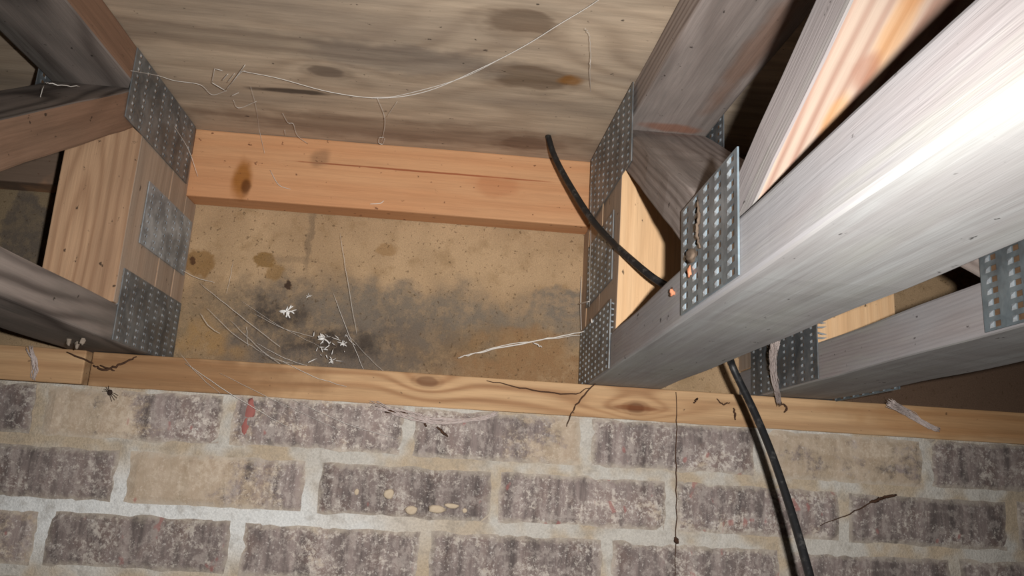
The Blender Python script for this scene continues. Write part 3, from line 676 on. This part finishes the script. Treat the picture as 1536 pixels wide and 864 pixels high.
threads('cobweb_sheet', 'loose sheet of fine cobweb lines low in the bay beside the left truss', runs, SILK, jag=0.0004, kind='stuff')
def fluff(label, u, v, Y, r, n, seed, core=True):
    rt = random.Random(seed); c = atY(u, v, Y); runs = []
    for k in range(n):
        a = rt.uniform(0, 6.28); q = c + Vector((math.cos(a), rt.uniform(-.3, .3), math.sin(a)))*r*rt.uniform(.6, 1.6)
        runs.append(([c + (q - c)*0.1, c.lerp(q, .5) + Vector((rt.uniform(-1, 1), 0, rt.uniform(-1, 1)))*r*.25, q], r*rt.uniform(.08, .2)))
    o = threads('silk_fluff', label, runs, EGG, 'silk', 'white silk tufts', n=3)
    return o
fluff('bright white silk tuft on the mouldy sheathing, the upper of the pair', 430, 467, .995, .0075, 16, 1)
fluff('white silk tuft with ragged ends, just above the sill beside the black mould', 486, 509, .99, .0062, 14, 2)
fluff('small white silk speck right of the ragged tuft', 514, 515, .99, .0042, 8, 4)
fluff('tiny silk speck high on the mouldy sheathing left of centre', 463, 444, 1.0, .0028, 6, 5)
fluff('silk speck hanging lowest, close to the sill top', 498, 540, .98, .0036, 8, 6)
rt = random.Random(9); runs = []
for k in range(26):
    a = (rt.uniform(470, 522), rt.uniform(500, 548)); b = (a[0] + rt.uniform(-14, 14), a[1] + rt.uniform(-8, 10))
    runs.append(([atY(*a, rt.uniform(.975, .995)), atY(*b, rt.uniform(.975, .995))], rt.uniform(.0003, .0008)))
threads('silk_scatter', 'scatter of short white silk crumbs under the two tufts', runs, EGG, 'silk', 'white silk tufts', n=2, kind='stuff')

# dusty wisps hanging over the sill
def wisp(label, pts, r0, nstr, seed):
    rt = random.Random(seed); runs = []
    for k in range(nstr):
        q = [Vector(p) + Vector((rt.uniform(-1, 1), rt.uniform(-.5, .5), rt.uniform(-1, 1)))*r0*(0.5 + 0.8*(1 - i/len(pts))) for i, p in enumerate(pts)]
        runs.append((q, rt.uniform(.00025, .0006)))
    return threads('cobweb_wisp', label, runs, DSILK, 'cobweb', 'dusty cobweb wisps', n=5, jag=.0006)
wisp('dusty grey cobweb wisp hanging in front of the dark plate, right of the cable', [atY(1164, 512, .80), atY(1159, 545, .83), atY(1164, 580, .87), atY(1169, 606, .905)], .0042, 48, 1)
wisp('dusty pink cobweb wisp lying slantwise on the sill at right', [atY(1335, 604, .90), atY(1362, 620, .918), atY(1390, 637, .921), atY(1408, 645, .922)], .0036, 48, 2)
wisp('dusty cobweb scraps hanging over the left sill board', [atY(42, 522, .915), atY(52, 545, .918), atY(50, 568, .921)], .0035, 14, 3)
wisp('torn cobweb hung with dirt under the sill, above the second brick course', [atY(560, 608, .917), atY(610, 622, .918), atY(660, 632, .917), atY(720, 628, .919), atY(745, 620, .92)], .004, 20, 4)

# rootlets, twigs, spider
threads('twig', 'crooked dark rootlet running down from the truss end across the sill', [
    ([atY(905, 565, .920), atY(880, 588, .921), atY(862, 612, .921), atY(850, 640, .922)], .0010), ([atY(730, 571, .921), atY(790, 583, .921), atY(850, 592, .921), atY(885, 582, .921)], .0008)], TWIG, 'twig', 'rootlets', jag=.001)
threads('twig', 'thin dark thread hanging straight down the sill and brick, left of the cable', [
    ([atY(1014, 588, .921), atY(1015, 640, .921), atY(1014, 700, .921), atY(1015, 760, .921), atY(1012, 880, .921)], .0008), ([atY(1013, 806, .92), atY(1016, 815, .92)], .003)], TWIG, 'twig', 'rootlets', jag=.0008)
threads('twig', 'dirty web strand slanting over the bricks at lower right', [
    ([atY(1230, 789, .922), atY(1275, 770, .92), atY(1312, 752, .919), atY(1342, 742, .921)], .0007), ([atY(1305, 754, .919), atY(1325, 746, .919)], .0020), ([atY(1325, 746, .92), atY(1345, 742, .92)], .0018)], TWIG, 'twig', 'rootlets', jag=.001)
threads('twig', 'tiny dark crumb on the sill under the nearest truss, left of the others', [([atY(1047, 597, .921), atY(1040, 604, .921)], .0014)], TWIG, 'twig', 'rootlets', jag=.001)
threads('twig', 'short reddish root hanging on the sill just left of the cable', [([atY(1100, 612, .921), atY(1103, 630, .921)], .0015)], TWIG, 'twig', 'rootlets', jag=.001)
threads('twig', 'bent crumb of root high on the sill between the thread and the cable', [([atY(1075, 598, .921), atY(1085, 606, .921), atY(1095, 604, .921)], .0009)], TWIG, 'twig', 'rootlets', jag=.001)
threads('twig', 'curled root at the lower end of the wisp right of the cable', [([atY(1172, 605, .921), atY(1180, 612, .92), atY(1176, 618, .921)], .0014)], TWIG, 'twig', 'rootlets', jag=.001)
threads('twig', 'dark dirt caught along the brick edge just under the sill, left of centre', [
    ([atY(562, 610, .921), atY(585, 616, .919), atY(612, 622, .92)], .0022), ([atY(630, 622, .92), atY(640, 640, .921)], .0018), ([atY(655, 640, .921), atY(672, 655, .922)], .0016)], TWIG, 'twig', 'rootlets', jag=.0012)
threads('twig', 'frayed root caught where the left sill boards meet', [
    ([atY(140, 548, .919), atY(158, 554, .918), atY(182, 546, .918), atY(205, 535, .92)], .0014), ([atY(150, 548, .919), atY(172, 556, .918)], .001), ([atY(100, 528, .92), atY(140, 545, .919)], .001)], TWIG, 'twig', 'rootlets', jag=.0012)
sp0 = atY(165, 589, .9225); sp = empty('spider', *sp0); tag(sp, 'tiny dead brown spider on the brick below the left sill joint', 'spider')
lump('body', None, None, sp0, .0028, SPID, (1, .7, 1.2), parent=sp, rough=.15)
for k in range(8):
    a = math.radians(-70 + 20*k) if k < 4 else math.radians(110 + 20*(k - 4)); d = Vector((math.cos(a), 0, math.sin(a)))
    tube('leg', [sp0 + d*.002, sp0 + d*.005 + Vector((0, -.002, .0005)), sp0 + d*.009 + Vector((0, .001, -.001))], .00035, SPID, sp, sides=4, n=3)

# litter round the big plate
lump('mud_lump', 'dried mud lump stuck on the left edge of the big clean plate', 'mud', atX(1037, 385, .1475), .0052, MUD, (.55, 1.2, .75), seed=2, rough=.8)
tube_ = threads('bark_sliver', 'curled brown bark sliver standing on the big clean plate', [([atX(1047, 300, .1475), atX(1048, 325, .1465), atX(1045, 350, .1465), atX(1050, 372, .1475)], .0013)], MUD, 'sliver', None, jag=.0006)
lump('wood_chip', 'orange wood chip caught below the mud lump', 'wood chip', atX(1034, 408, .1475), .0026, CHIP, (.5, .9, 1.4), seed=4, rough=.9, group='orange wood chips')
lump('wood_chip', 'orange wood chip on the edge of the bottom chord under the cable', 'wood chip', atX(1008, 439, .1495), .0028, CHIP, (.6, 1, 1.1), seed=5, rough=.9, group='orange wood chips')
for i, (u, v, r, q) in enumerate(((584, 741, .0055, (1.1, .3, 1)), (617, 765, .0058, (1.2, .3, .8)), (655, 764, .0062, (1.5, .3, .7)), (678, 759, .0045, (1.9, .3, .6)), (535, 738, .003, (.9, .3, 1.2)), (697, 766, .0028, (1, .3, 1)))):
    lump('mortar_lump', None, None, atY(u, v, WY - .0005), r, LUMP, q, seed=i, parent=wall)
for i, (u, v, Y) in enumerate(((104, 512, .70), (116, 516, .71), (124, 511, .72))):
    lump('cocoon', ('leftmost', 'middle', 'rightmost')[i] + ' of three dusty pale cocoons under the left truss chord', 'cocoon', atZ(u, v, ZS1 - .002), .003, COCO, (.8, .8, 1.5), seed=i, rough=.7, group='cocoons under the left chord')

t = NT('red_brick_chip'); REDC = t.out(t.mix(t.noise(t.obj(), 150.0, 4.0), lin(168, 102, 94), lin(140, 94, 88)), 0.9, 0, 0.1)
lump('red_brick_chip', None, None, atY(376, 615, WY + .001), .017, REDC, (.42, .12, .75), seed=11, parent=wall, rough=.5)
lump('red_brick_chip', None, None, atY(369, 640, WY + .001), .012, REDC, (.42, .15, .95), seed=12, parent=wall, rough=.5)
threads('cobweb_thread', 'dusty beaded cobweb on the brown brace of the left truss', [([atX(66, 128, -.39), atX(58, 150, -.385), atX(47, 180, -.375), atX(42, 195, -.372)], .0008), ([atX(120, 130, -.36), atX(80, 126, -.37), atX(66, 124, -.38)], .0007)], SILK, jag=.0008)
